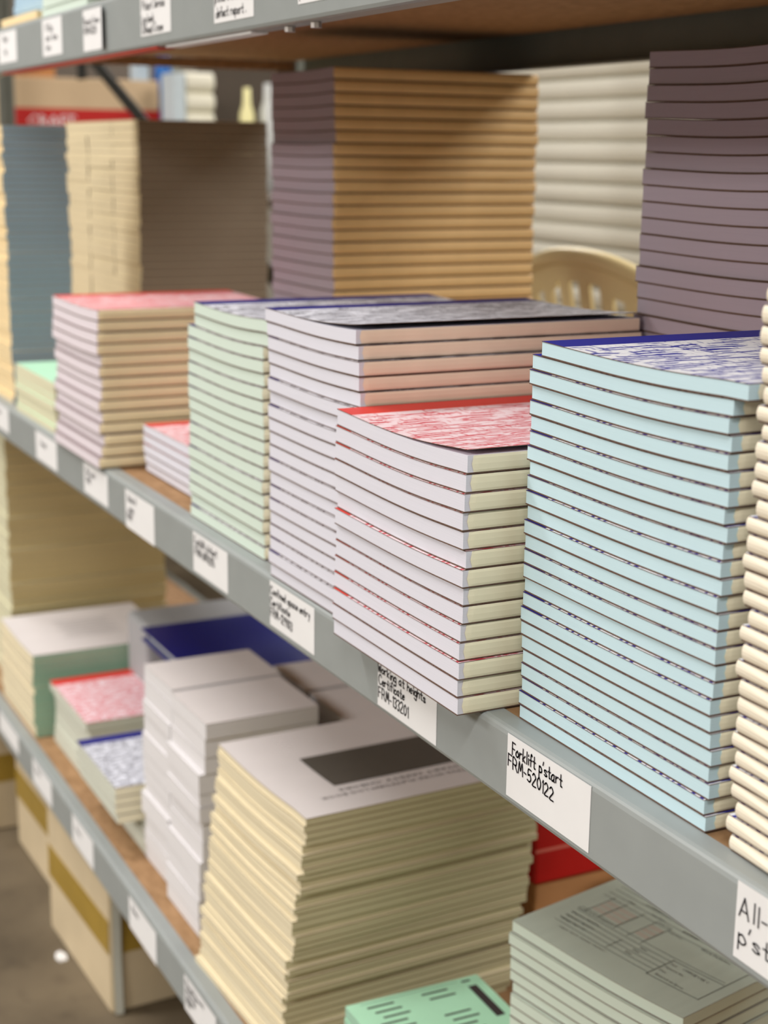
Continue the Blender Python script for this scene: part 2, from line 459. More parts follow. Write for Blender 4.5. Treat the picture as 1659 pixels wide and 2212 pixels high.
def pad_stack(name, cat, desc, group, x0, x1, y0, y1, z0, n, t, front, side=None, cover=None, tape=None, board=None, spine='x',
              jx=0.0015, jy=0.002, jr=0.003, lean=(0, 0), sag=0.0, tip=0.0, lod=1, over=None, rz=0.0, round_=0.0012, nx=10, top_lift=0.0,
              inset=0.006, edge=None, low=None, topname=None, tj=0.0, seed=0):
    """a stack of n glued pads; lod 1: pages, cover, backing board and spine tape are parts; lod 0: one mesh per pad"""
    rnd = random.Random(seed or hash_name(desc))
    w, d = x1 - x0, y1 - y0
    cx, cy = (x0 + x1) / 2, (y0 + y1) / 2
    ts = [t * (1 + rnd.uniform(-tj, tj)) for _ in range(n)]
    sc = n * t / sum(ts); ts = [a * sc for a in ts]
    H = n * t; h = 0.0
    over = over or {}
    tops = []
    for k in range(n):
        i = n - k
        dx, dy = rnd.uniform(-jx, jx), rnd.uniform(-jy, jy)
        if i == 1 and topname: dx = dy = 0
        if i in over: dx, dy = dx + over[i][0], dy + over[i][1]
        u = h / H if H else 0
        dx += lean[0] * u; dy += lean[1] * u
        a = rz + (0 if i == 1 and topname else rnd.uniform(-jr, jr))
        loc = (cx + dx, cy + dy, z0 + h + 0.0004)
        lab = f'{desc}, {from_top(i)}'
        if i == 1 and topname: lab = topname
        tk = ts[k]
        cov = cover if i == 1 or not low else low
        gap = 0.00035
        xs = [-w / 2 + w * j / nx for j in range(nx + 1)]
        su = [j / nx + dx / w for j in range(nx + 1)]
        zb = [prof(s, h, H, sag, tip) - h for s in su]
        zt = [prof(s, h + tk, H, sag, tip) - h - gap for s in su]
        lv = lambda f: [zb[j] + (zt[j] - zb[j]) * f for j in range(nx + 1)]
        if lod == 0:
            q = MB()
            if edge:
                zc = lv(1 - 0.0011 / tk)
                slab(q, xs, -d / 2, d / 2, zb, zc, (0, 0, 1, 2))
                slab(q, [xx + 0.0003 * (1 if xx > 0 else -1) for xx in xs], -d / 2 - 0.0003, d / 2 + 0.0003, zc, zt, (3, 3, 3, 2))
            else:
                slab(q, xs, -d / 2, d / 2, zb, zt, (0, 0, 1, 2))
            o = q.build(name, [front, side or front, (cover or front) if i == 1 or not edge else front, edge or front])
            o.location = loc; o.rotation_euler = (0, 0, a)
            tag(o, lab, cat, group)
        else:
            o = thing(name, loc, lab, cat, group, a)
            fb, fc = 0.0009 / tk, 1 - 0.0005 / tk
            lo, hi = (lv(fb) if board else zb), (lv(fc) if cover else zt)
            if i == 1 and top_lift and cover:
                # the loose top sheet rises a little towards the spine and shows the sheets beneath
                cb = [hi[j] + top_lift * max(0, j / nx - 0.25) ** 1.5 for j in range(nx + 1)]
                ct = [cc + 0.0005 for cc in cb]
            else:
                cb, ct = hi, zt
            q = MB(); slab(q, xs, -d / 2, d / 2, lo, hi); q.build('pages', front, o)
            if board:
                q = MB(); slab(q, [xx * 1.001 for xx in xs], -d / 2 - 0.0003, d / 2, zb, lo); q.build('backing_board', board, o)
            if cover:
                e = 0.0004
                q = MB(); slab(q, [xx * 1.001 for xx in xs], -d / 2 - e, d / 2, cb, ct, (1, 1, 1, 0)); q.build('cover', [cov, board or M_GREYBOARD], o)
            if tape:
                q = MB()
                if spine == 'x':
                    zl, zh = lo[-1], hi[-1]
                    th = zh - zl
                    rings = []
                    for vv, yo in ((-d / 2 + inset, 0), (-d / 2 + inset + 0.004, 0.6), (0, 1), (d / 2 - 0.001, 0.9)):
                        r = []
                        for f2, bu, ye in ((0.01, 0.15, 0.0), (0.16, 0.75, 0.0007), (0.5, 1, 0.0018), (0.84, 0.75, 0.0008), (0.99, 0.15, 0.0)):
                            r.append((w / 2 + 0.0002 + round_ * bu * (0.35 + 0.65 * yo), vv - (ye * (1 - yo)), zl + th * f2))
                        r += [(w / 2 - 0.0005, vv, zl + th * 0.99), (w / 2 - 0.0005, vv, zl + th * 0.01)]
                        rings.append(r)
                    q.loft(rings)
                else:
                    rings = []
                    for j in range(0, nx + 1):
                        zl, zh = lo[j], hi[j]; th = zh - zl
                        en = 0.35 if j in (0, nx) else 1
                        r = [(xs[j] * (1.002 if j in (0, nx) else 1), -d / 2 - 0.0002 - round_ * bu * en, zl + th * f2)
                             for f2, bu in ((0.01, 0.1), (0.14, 0.62), (0.34, 0.93), (0.6, 1), (0.85, 0.65), (0.99, 0.1))]
                        r += [(xs[j], -d / 2 + 0.0005, zl + th * 0.99), (xs[j], -d / 2 + 0.0005, zl + th * 0.01)]
                        rings.append(list(reversed(r)))
                    q.loft(rings)
                q.build('spine_tape', tape, o, smooth=False)
        tops.append(o)
        h += tk
    return tops


def hash_name(s):
    v = 7
    for c in s: v = (v * 31 + ord(c)) % 1000003
    return v


C_BLUE = cover_print('blue script cover', S(30, 38, 150), S(44, 52, 160))
C_NAVY = cover_print('navy script cover', S(44, 46, 132), S(34, 36, 64), S(238, 240, 250), dens=0.3)
C_RED = cover_print('red script cover', S(226, 62, 54), S(214, 66, 84), S(250, 226, 232), dens=0.35)
P_BLUE = paper_edge('pale blue paper', S(196, 222, 230))
P_LILAC = paper_edge('lilac white paper', S(218, 217, 227))
P_LILAC2 = paper_edge('pink lilac paper', S(222, 212, 218))
P_GREEN = paper_edge('pale green paper', S(208, 222, 210))
P_MAUVE = paper_edge('mauve paper', S(160, 148, 156))
P_BROWN = paper_edge('grey brown paper', S(138, 124, 108))
P_SLATE = paper_edge('slate blue paper', S(160, 186, 204))
P_TAN = paper_edge('tan paper', S(238, 214, 168))
P_TAN2 = paper_edge('straw paper', S(216, 201, 166))
P_YGREEN = paper_edge('pale yellow green paper', S(216, 212, 182))
P_WHITE = paper_edge('white paper', S(220, 217, 218))
P_OCHRE = paper_edge('ochre paper', S(204, 184, 134))
P_CREAM = paper_edge('cream paper', S(226, 214, 184))
P_OLIVE = paper_edge('olive cream paper', S(202, 192, 156))
P_AQUA = paper_edge('sea green paper', S(158, 196, 172))
P_GREY = paper_edge('grey green paper', S(206, 208, 194))
P_MINT = paper_edge('mint paper', S(204, 216, 202))
P_LINEW = paper_edge('grey sheet edge', S(188, 184, 184))
P_LINE = paper_edge('pale sheet edge', S(184, 170, 148))
P_LINED = paper_edge('dull sheet edge', S(150, 140, 116))
P_SHADEF = paper_edge('tan edge shade', S(150, 132, 96))  # shadow lines between the log books, painted as a tan edge
C_BLUE2 = cover_print('blue script back cover', S(30, 38, 150), S(44, 52, 160), bw=-1)
C_PINK = cover_print('pink red script cover', S(226, 62, 54), S(220, 70, 80), S(244, 196, 200), dens=0.5)
C_WHITE = mat('white cover', S(226, 219, 217), 0.6, 0.02, 20)

# middle shelf, front row
pad_stack('form_pad', 'pad', 'pale blue form pad of the tall pale blue stack', 'pale blue form pads', -0.886, -0.6735, 0.0185, 0.315, Z_MID, 26, 0.01058,
          P_BLUE, cover=C_BLUE, tape=M_TAPE_CREAM, board=M_GREYBOARD, jx=0.0014, jy=0.001, jr=0.002, sag=0.0026, lean=(0.002, 0),
          over={1: (0.013, -0.001)}, topname='pale blue form pad on top of its stack with blue-banded script cover showing', inset=0.008, seed=4)
pad_stack('certificate_pad', 'pad', 'lilac-white pad of the red-covered stack overhanging the middle beam', 'red-covered certificate pads', -1.1215, -0.9075, -0.0205, 0.262, Z_MID, 14, 0.01385,
          P_LILAC, cover=C_RED, tape=M_TAPE_CREAM, board=M_GREYBOARD, jx=0.0016, jy=0.0014, jr=0.002, sag=0.0034, lean=(0.006, 0), top_lift=0.006,
          topname='lilac-white pad with a red-banded script cover topping the overhanging stack', inset=0.005, seed=5)
pad_stack('certificate_pad', 'pad', 'lilac-white pad with peach spine in the stack behind the red-covered one', 'navy-covered certificate pads', -1.316, -1.121, 0.002, 0.285, Z_MID, 20, 0.0128,
          P_LILAC, cover=C_NAVY, tape=M_TAPE_BOUNCE, board=M_GREYBOARD, jx=0.0012, jy=0.0015, jr=0.003, sag=0.002, over={1: (-0.006, -0.001), 2: (-0.004, 0)},
          top_lift=0.007, topname='lilac-white pad with a lifting navy script cover behind the red-covered stack', inset=0.005, seed=6)
pad_stack('form_pad', 'pad', 'pale green form pad of the green stack', 'pale green form pads', -1.582, -1.367, 0.0165, 0.30, Z_MID, 18, 0.01335,
          P_GREEN, cover=C_NAVY, tape=M_TAPE_CREAM, board=M_GREYBOARD, jx=0.0012, jy=0.0015, jr=0.003, sag=0.003, round_=0.0045, over={1: (0.022, 0), 2: (0.018, 0)},
          topname='pale green form pad with navy-banded cover on top of the green stack', inset=0.001, seed=7)
pad_stack('certificate_pad', 'pad', 'small-stack lilac pad with red cover sunk between lilac and green stacks', 'low stack of red-covered pads', -1.835, -1.625, 0.045, 0.25, Z_MID, 5, 0.0122,
          P_LILAC, cover=C_RED, tape=M_TAPE_CREAM, board=M_GREYBOARD, seed=8)
pad_stack('certificate_pad', 'pad', 'lilac pad with sandy rounded spine beside the green stack', 'lilac pads with sandy spines', -2.088, -1.872, 0.0, 0.255, Z_MID, 14, 0.0144,
          P_LILAC2, cover=C_PINK, low=mat('mauve grey cover', S(150, 134, 138), 0.7), tape=M_TAPE_SAND, board=M_GREYBOARD, jx=0.0018, jy=0.003, round_=0.004, sag=0.002,
          over={14: (0.006, -0.004), 13: (0.006, -0.002), 12: (0.005, 0)}, topname='lilac pad with pink-red cover topping the sandy-spined stack', inset=0.002, seed=9)
pad_stack('docket_pad', 'pad', 'pale yellow-green pad of the low stack', 'pale yellow-green pads', -2.362, -2.131, 0.008, 0.10, Z_MID, 7, 0.0105, P_YGREEN,
          cover=mat('mint cover', S(184, 232, 200), 0.6, 0.03), lod=0, nx=3, seed=10)
pad_stack('docket_book', 'book', 'tan and slate-blue docket book beside the yellow-green pads', 'slate-blue edged docket books', -2.548, -2.428, 0.02, 0.122, Z_MID, 42, 0.0103, P_TAN, P_SLATE, edge=P_LINED,
          lod=0, nx=3, jx=0.002, jy=0.002, lean=(-0.012, 0), seed=11)
pad_stack('record_book', 'book', 'ivory-spined book of the tall stack beside the pale blue pads', 'ivory-spined record books', -0.648, -0.43, 0.018, 0.30, Z_MID, 42, 0.0106,
          P_WHITE, cover=C_BLUE2, tape=M_TAPE_IVORY, board=M_GREYBOARD, spine='y', jx=0.004, jy=0.0008, jr=0.002, round_=0.005, tj=0.08, nx=6,
          over={3: (0.004, 0), 4: (0.013, 0), 5: (0.017, 0), 6: (0.017, 0), 7: (0.017, 0), 8: (0.016, 0), 9: (0.012, 0), 1: (0.006, 0), 2: (0.01, 0)}, seed=12)
# middle shelf, back row
pad_stack('receipt_book', 'book', 'mauve-edged book with tan spine in the tall tan-spined stack', 'tan-spined receipt books', -1.955, -1.757, 0.27, 0.562, Z_MID, 33, 0.0151,
          P_MAUVE, cover=P_MAUVE, tape=M_TAPE_TAN, board=M_GREYBOARD, jx=0.0016, jy=0.002, round_=0.004, sag=0.0015, inset=0.001, lean=(0.004, 0), seed=13)
pad_stack('receipt_book', 'book', 'mauve book of the tall all-mauve stack beyond the blue pads', 'mauve receipt books', -1.148, -0.932, 0.292, 0.535, Z_MID, 34, 0.01430,
          P_MAUVE, cover=M_GREYBOARD, tape=M_TAPE_TAN, board=M_GREYBOARD, jx=0.0015, jy=0.002, sag=0.003, lean=(0.006, 0), seed=14)
for xa, nm in ((-2.93, 'far'), (-2.779, 'middle'), (-2.63, 'near')):
    pad_stack('docket_book', 'book', f'straw-edged book in the {nm} column of three behind the lilac pads', f'straw-edged books, {nm} column', xa, xa + 0.147, 0.252, 0.479, Z_MID, 34, 0.0131,
              P_TAN2, P_BROWN, cover=P_TAN2, edge=P_LINE, lod=0, nx=4, jx=0.0006, jy=0.0012, lean=(0.006, 0), seed=hash_name(nm))

# bottom shelf
pad_stack('order_book', 'book', 'ochre-edged order book of the tall ochre stack', 'ochre order books', -2.865, -2.652, 0.05, 0.34, Z_LOW, 43, 0.0122, P_YGREEN, P_OCHRE, edge=P_LINED, lod=0, nx=4,
          jx=0.003, jy=0.002, tj=0.1, seed=15)
B_TOPS = pad_stack('order_book', 'book', 'cream and sea-green order book under a white sheet cover', 'cream and sea-green order books', -2.622, -2.392, 0.022, 0.262, Z_LOW, 13, 0.0110, P_CREAM, P_AQUA, edge=P_LINED,
          cover=C_WHITE, lod=0, nx=6, sag=0.003, seed=16)
pad_stack('order_book', 'book', 'grey-green pad of the stack with one red cover', 'grey-green pads under a red cover', -2.367, -2.155, 0.05, 0.20, Z_LOW, 7, 0.0150, P_GREY,
          cover=C_RED, edge=P_LINED, lod=0, nx=4, over={1: (0.0, -0.006)}, seed=17)
pad_stack('order_book', 'book', 'cream-spined pad on the offset lower half of the blue-covered pile', 'lower blue-covered pads', -2.085, -1.897, 0.052, 0.19, Z_LOW, 4, 0.0125, P_GREY, M_TAPE_CREAM, edge=M_GREYBOARD,
          cover=C_BLUE, lod=0, nx=4, seed=18)
pad_stack('order_book', 'book', 'cream-spined pad on the jutting upper half of the blue-covered pile', 'upper blue-covered pads', -2.095, -1.903, 0.014, 0.155, Z_LOW + 0.05, 4, 0.0135, P_GREY, M_TAPE_CREAM, edge=M_GREYBOARD,
          cover=C_NAVY, lod=0, nx=4, seed=19)
for xa, xb, ya, yb, nn, tt, nm in ((-1.892, -1.781, 0.048, 0.198, 12, 0.0238, 'slim front column'), (-1.770, -1.648, 0.040, 0.188, 12, 0.0240, 'broad front column'),
                                   (-1.892, -1.781, 0.235, 0.38, 11, 0.0234, 'slim rear column'), (-1.770, -1.640, 0.235, 0.38, 11, 0.0234, 'broad rear column')):
    pad_stack('paper_block', 'paper', f'white paper block in the {nm}', f'white paper blocks, {nm}', xa, xb, ya, yb, Z_LOW, nn, tt, P_WHITE, cover=C_WHITE, lod=0, nx=3,
              jx=0.0025, jy=0.004, jr=0.012, lean=(0.018, 0.004), tj=0.3, edge=P_LINEW, seed=hash_name(nm))
F_TOPS = pad_stack('log_book', 'book', 'cream log book of the tall cream stack', 'cream log books', -1.600, -1.368, 0.024, 0.321, Z_LOW, 36, 0.0080, P_CREAM, cover=C_WHITE, side=P_OLIVE, edge=P_SHADEF, lod=0, nx=8,
                   jx=0.0035, jy=0.003, jr=0.008, lean=(0.030, 0.020), tj=0.2, sag=0.004, rz=0.035,
                   topname='cream log book with a grey panel and upside-down title on its cover', seed=21)
I_TOPS = pad_stack('duplicate_pad', 'pad', 'pale green pad of the askew stack under the middle beam', 'pale mint duplicate pads', -1.1505, -0.9405, 0.184, 0.481, Z_LOW, 20, 0.01255, P_MINT, cover=C_WHITE if False else P_MINT,
                   board=M_GREYBOARD, jx=0.002, jy=0.003, jr=0.006, rz=0.20, sag=0.003, topname='pale green pad showing a printed overtime form', seed=22)
pad_stack('duplicate_pad', 'pad', 'pale mint pad of the stack in shade behind the askew pads', 'pale mint pads in shade', -1.33, -1.165, 0.47, 0.545, Z_LOW, 14, 0.0122, P_MINT, lod=0, edge=M_GREYBOARD, nx=3, seed=23)
J_TOPS = pad_stack('duplicate_pad', 'pad', 'mint green form pad in the low pile', 'mint green form pads', -1.268, -1.148, 0.062, 0.215, Z_LOW, 8, 0.0131, P_AQUA,
                   cover=mat('mint form paper', S(176, 226, 192), 0.65, 0.02), lod=0, nx=3, rz=-0.02, topname='mint green printed form on top of the low pile', seed=24)
# upper shelf
pad_stack('docket_book', 'book', 'slate-blue pad on the upper shelf above a tan pad', 'slate-blue pads on the upper shelf', -2.36, -2.135, 0.03, 0.24, Z_TOP + 0.011, 8, 0.0105, P_SLATE, lod=0, nx=3, seed=25)
pad_stack('docket_book', 'book', 'tan pad lying flat on the upper shelf beneath slate-blue pads', None, -2.33, -2.125, 0.004, 0.25, Z_TOP, 1, 0.0105, P_TAN, lod=0, nx=3, seed=26)
pad_stack('docket_book', 'book', 'pale green pad on the upper shelf', 'pale green pads on the upper shelf', -2.105, -1.89, 0.004, 0.22, Z_TOP, 7, 0.0105, P_GREEN, lod=0, nx=3, jx=0.008, seed=27)
pad_stack('docket_book', 'book', 'white pad on the upper shelf beside the pale green pads', 'white pads on the upper shelf', -1.875, -1.66, 0.03, 0.24, Z_TOP, 5, 0.0105, P_WHITE, lod=0, nx=3, seed=28)

# ------------------------------------------------------------------ printed covers
M_PRINT = mat('grey print', S(92, 86, 78), 0.7, 0.03)
M_PRINTK = mat('dark print', S(58, 50, 50), 0.7, 0.03)


def flat_text(txt, parent, x, y, z, size, mt, rz=0.0, name='printed_text', sx=1.0):
    c = bpy.data.curves.new(name, 'FONT'); c.body = txt; c.size = size; c.resolution_u = 1
    o = bpy.data.objects.new(name, c); COL.objects.link(o); o.parent = parent
    o.location = (x, y, z); o.rotation_euler = (0, 0, rz); o.scale = (sx, 1, 1)
    c.materials.append(mt)
    bpy.context.view_layer.update()
    me = bpy.data.meshes.new_from_object(o.evaluated_get(bpy.context.evaluated_depsgraph_get()))
    bpy.data.objects.remove(o); bpy.data.curves.remove(c)
    me.name = name
    p = bpy.data.objects.new(name, me); COL.objects.link(p); p.parent = parent
    p.location = (x, y, z); p.rotation_euler = (0, 0, rz); p.scale = (sx, 1, 1)
    return p


# log book cover: grey panel, two title lines printed upside down as seen from the aisle
tp = F_TOPS[-1]
zz = 0.0080 + 0.0003


def cover_z(x, wid, t, H, sag):
    u = x / wid + 0.5
    return prof(u + 0.030 * 35 / 36 / wid, H, H, sag, 0) - (H - t)


def cz(x): return cover_z(x, 0.232, 0.008, 36 * 0.008, 0.004) + 0.0004


q = MB()
NX = 8
xs = [-0.038 + 0.088 * i / NX for i in range(NX + 1)]
for i in range(NX):
    q.quad((xs[i], -0.083, cz(xs[i])), (xs[i + 1], -0.083, cz(xs[i + 1])), (xs[i + 1], 0.105, cz(xs[i + 1])), (xs[i], 0.105, cz(xs[i])))
tag(q.build('cover_panel', M_PRINT, tp), 'dark grey panel printed on the cover')

for txt, xx, y0, ln in (('PRESTART SAFETY CHECKS', 0.062, 0.088, 0.172), ('ELEVATING WORK PLATFORM LOG BOOK', 0.076, 0.098, 0.210)):
    # lettering runs along the depth of the shelf and reads from its far side
    tx = flat_text(txt, tp, xx, y0, cz(xx) + 0.0002, 0.0085, M_PRINTK, -math.pi / 2)
    bpy.context.view_layer.update()
    tx.scale.x = ln / max(tx.dimensions.x, 1e-4)

# overtime form printed on the askew pale green pad
ip = I_TOPS[-1]


def fz(x): return prof(x / 0.21 + 0.5, 20 * 0.01255, 20 * 0.01255, 0.003, 0) - 19 * 0.01255 + 0.0001


M_FORM = mat('form print', S(66, 66, 58), 0.8, 0.02)
M_FORMRED = mat('pink form box', S(206, 200, 186), 0.8, 0.02)
q = MB()


def hline(y, xa, xb, t=0.0005, qq=None, dz=0.0):
    n = 6
    for i in range(n):
        a, c = xa + (xb - xa) * i / n, xa + (xb - xa) * (i + 1) / n
        (qq or q).quad((a, y - t / 2, fz(a) + dz), (c, y - t / 2, fz(c) + dz), (c, y + t / 2, fz(c) + dz), (a, y + t / 2, fz(a) + dz))


def vline(x, ya, yb, t=0.0005):
    q.quad((x - t / 2, ya, fz(x)), (x + t / 2, ya, fz(x)), (x + t / 2, yb, fz(x)), (x - t / 2, yb, fz(x)))


for k in range(12): hline(0.052 - 0.0085 * k, -0.09, 0.094, 0.00055)
for k in range(6): hline(-0.076 - 0.0075 * k, -0.085, 0.034 if k else 0.09, 0.00055)
for xx in (-0.078, -0.062, -0.040, -0.023, -0.006): vline(xx, -0.081, -0.037)
for y in (-0.080, -0.116): hline(y, 0.034, 0.092, 0.0007)
vline(0.034, -0.117, -0.079, 0.0007); vline(0.093, -0.117, 0.07, 0.0006); vline(-0.02, -0.112, -0.09)
q.build('form_lines', M_FORM, ip)
q = MB()
for k in range(3):
    for a, c in ((-0.077, -0.063), (-0.061, -0.041), (-0.022, -0.007)):
        y = -0.050 - 0.0092 * k
        q.quad((a, y - 0.0035, fz(a) - 0.00004), (c, y - 0.0035, fz(c) - 0.00004), (c, y + 0.0035, fz(c) - 0.00004), (a, y + 0.0035, fz(a) - 0.00004))
q.build('tinted_boxes', M_FORMRED, ip)
for txt, x, y, sz in (('COMPANY INITIATED', -0.052, -0.024, 0.0052), ('EMPLOYEE INITIATED', 0.018, -0.0265, 0.0052), ('BANKED', 0.004, -0.0345, 0.0052), ('NEXT PAY', 0.052, -0.0345, 0.0052),
                      ('Work Performed', 0.036, -0.0465, 0.0052), ('OFFICE USE ONLY', 0.050, -0.088, 0.0050), ('Department / Crew', -0.082, 0.003, 0.0050), ('Name', -0.010, 0.012, 0.0046),
                      ('Date', -0.066, -0.033, 0.0042), ('Start Time', -0.036, -0.0335, 0.0040), ('Finish Time', -0.0215, -0.0395, 0.0036), ('Total Hours', -0.0045, -0.0455, 0.0036),
                      ('Details to be Completed', -0.086, -0.0815, 0.0044), ('Employee Signature', -0.083, -0.0925, 0.0044), ('Supervisor Signature', -0.083, -0.101, 0.0044),
                      ('Manager Approval', -0.083, -0.1085, 0.0044), ('Original - Payroll   Duplicate - Employee', -0.072, -0.1215, 0.0036), ('Date', 0.0, -0.0885, 0.0042), ('Date', -0.002, -0.096, 0.0042),
                      ('Date', -0.004, -0.104, 0.0042), ('Paid', 0.037, -0.0885, 0.0042), ('Payment No', 0.037, -0.096, 0.0042), ('Date', 0.037, -0.104, 0.0042), ('Entered on Spreadsheet', 0.040, -0.1125, 0.0046)):
    flat_text(txt, ip, x, y, fz(x + 0.012) + 0.00035, sz, M_PRINTK)
# printed form on the low mint pile
jp = J_TOPS[-1]
ZJ = 0.0131 - 0.00035 + 0.0002
q = MB()
for k in range(9):
    x0 = -0.048 + 0.011 * k
    for j in range(2 if k not in (2, 3) else 1):
        y0 = -0.058 + 0.062 * j + 0.004 * (k % 3)
        q.quad((x0, y0, ZJ), (x0 + 0.003, y0, ZJ), (x0 + 0.003, y0 + 0.03, ZJ), (x0, y0 + 0.03, ZJ))
q.quad((-0.055, -0.062, ZJ), (-0.0545, -0.062, ZJ), (-0.0545, 0.05, ZJ), (-0.055, 0.05, ZJ))
q.build('form_print', M_FORM, jp)
q = MB(); q.quad((-0.042, 0.056, ZJ), (0.02, 0.056, ZJ), (0.02, 0.066, ZJ), (-0.042, 0.066, ZJ)); q.quad((-0.054, 0.054, ZJ), (-0.051, 0.054, ZJ), (-0.051, 0.064, ZJ), (-0.054, 0.064, ZJ))
q.build('dark_title_bar', M_PRINTK, jp)

bp_ = B_TOPS[-1]
q = MB()
zq = lambda x: prof(x / 0.23 + 0.5, 13 * 0.011, 13 * 0.011, 0.003, 0) - 12 * 0.011 + 0.0002
for k in range(7):
    x0 = -0.055 + 0.014 * k
    y0, y1 = -0.045 + 0.006 * (k % 3), 0.06 - 0.012 * (k % 2)
    q.quad((x0, y0, zq(x0)), (x0 + 0.004, y0, zq(x0 + 0.004)), (x0 + 0.004, y1, zq(x0 + 0.004)), (x0, y1, zq(x0)))
q.build('faint_print', mat('faint grey print', S(196, 190, 188), 0.7, 0.02), bp_)

# ------------------------------------------------------------------ bottom shelf: binder, sheen block, box and paper blocks
M_NAVYV = mat('navy vinyl', S(18, 30, 120), 0.28, 0.05, 12, (1, 1, 1), 0, 0, 0.5)
pad_stack('paper_block', 'paper', 'buff paper block under the navy binder', 'buff paper blocks', -2.268, -2.0, 0.245, 0.46, Z_LOW, 8, 0.0235, P_GREY, lod=0, nx=3, seed=31)
bd = thing('binder', (-2.14, 0.32, Z_LOW + 0.188), 'navy vinyl binder lying on paper blocks under the middle shelf', 'binder')
q = MB(); q.box(-0.13, 0.13, -0.15, 0.15, 0.0, 0.003); q.build('back_cover', M_NAVYV, bd, 0.002)
q = MB(); q.box(-0.12, 0.125, -0.14, 0.14, 0.003, 0.017); q.build('pages', P_GREY, bd)
q = MB(); q.box(-0.13, 0.13, -0.15, 0.15, 0.017, 0.020); q.build('front_cover', M_NAVYV, bd, 0.002)
pk = thing('binder_sheen_block', (-2.33, 0.32, Z_LOW + 0.0005), 'grey block added beside the navy binder for the sheen on its lid', 'paper')  # added grey block, stands in for light reflected off the binder lid
q = MB(); q.box(-0.05, 0.052, -0.14, 0.145, 0, 0.205); q.build('casing', mat('grey sheen', S(168, 170, 172), 0.5, 0.04, 12), pk, 0.008)
q = MB(); q.box(-0.0505, 0.0525, 0.05, 0.075, 0.0, 0.2058); q.build('band', mat('grey sheen band', S(156, 158, 162), 0.5, 0.03), pk)

rb = thing('storage_box', (-1.505, 0.452, Z_LOW + 0.0006), 'cardboard box with a bright red lid behind the cream log books', 'box')
M_CARDBOARD = mat('brown cardboard', S(184, 130, 84), 0.85, 0.06, 20)
M_REDLID = mat('red lid', S(186, 22, 18), 0.45, 0.05, 15)
q = MB(); q.box(-0.13, 0.13, -0.095, 0.095, 0, 0.128); q.build('body', M_CARDBOARD, rb, 0.003)
q = MB(); q.box(-0.134, 0.134, -0.099, 0.099, 0.128, 0.215); q.build('lid', M_REDLID, rb, 0.004)
q = MB(); q.box(0.134, 0.1345, -0.099, 0.099, 0.169, 0.173); q.build('lid_stripe', mat('pink stripe', S(214, 110, 96), 0.5, 0.03), rb)

# ------------------------------------------------------------------ cartons on the floor
M_CARTON = mat('pale cardboard', S(204, 186, 154), 0.85, 0.07, 9)
M_GOLDTAPE = mat('gold packing tape', S(164, 134, 56), 0.35, 0.08, 14)
M_CARTON_IN = mat('carton fold', S(196, 196, 184), 0.85, 0.05, 9)


def carton(loc, wx, dy, hz, label, rz=0.0, flap=True):
    c = thing('carton', loc, label, 'box', 'taped cartons on the floor', rz)
    q = MB(); q.box(0, wx, 0, dy, 0, hz); q.build('body', M_CARTON, c, 0.004)
    tz0, tz1 = hz * 0.42, hz * 0.66
    q = MB(); q.box(0.002, wx - 0.002, -0.0006, 0, tz0, tz1); q.build('packing_tape', M_GOLDTAPE, c)
    q = MB(); q.box(wx, wx + 0.0006, 0.012, dy * 0.6, tz0, tz1); q.build('packing_tape', M_GOLDTAPE, c)
    if flap:
        q = MB()
        q.loft([[(wx + 0.001, 0.006, z), (wx + 0.004 + e, 0.004, z), (wx + 0.006 + e, 0.016, z), (wx + 0.001, 0.02, z)] for z, e in ((0.002, 0.004), (hz * 0.4, 0.0), (hz * 0.7, 0.002), (hz - 0.004, 0.001))])
        q.build('flap', M_CARTON_IN, c)
    return c


carton((-2.296, 0.012, 0), 0.30, 0.34, 0.228, 'pale taped carton on the floor jutting out under the bottom shelf', 0.04)
carton((-2.636, 0.040, 0), 0.322, 0.34, 0.226, 'pale taped carton set back between two others under the bottom shelf', 0.03, False)
carton((-3.08, -0.02, 0), 0.38, 0.34, 0.226, 'pale taped carton farthest along the floor under the bottom shelf', 0.02)
# scrap of paper on the floor
q = MB()
pts = [(0.0, 0.0), (0.016, -0.004), (0.03, 0.0), (0.028, 0.012), (0.012, 0.015), (-0.002, 0.008)]
q.loft([[(a, c, 0.0003) for a, c in pts], [(a * 0.98, c * 0.98, 0.0012 + 0.001 * (i % 3)) for i, (a, c) in enumerate(pts)]])
tag(q.build('paper_scrap', M_CARD, loc=(-2.205, -0.005, 0.0)), 'torn white paper scrap on the floor by the carton', 'litter')

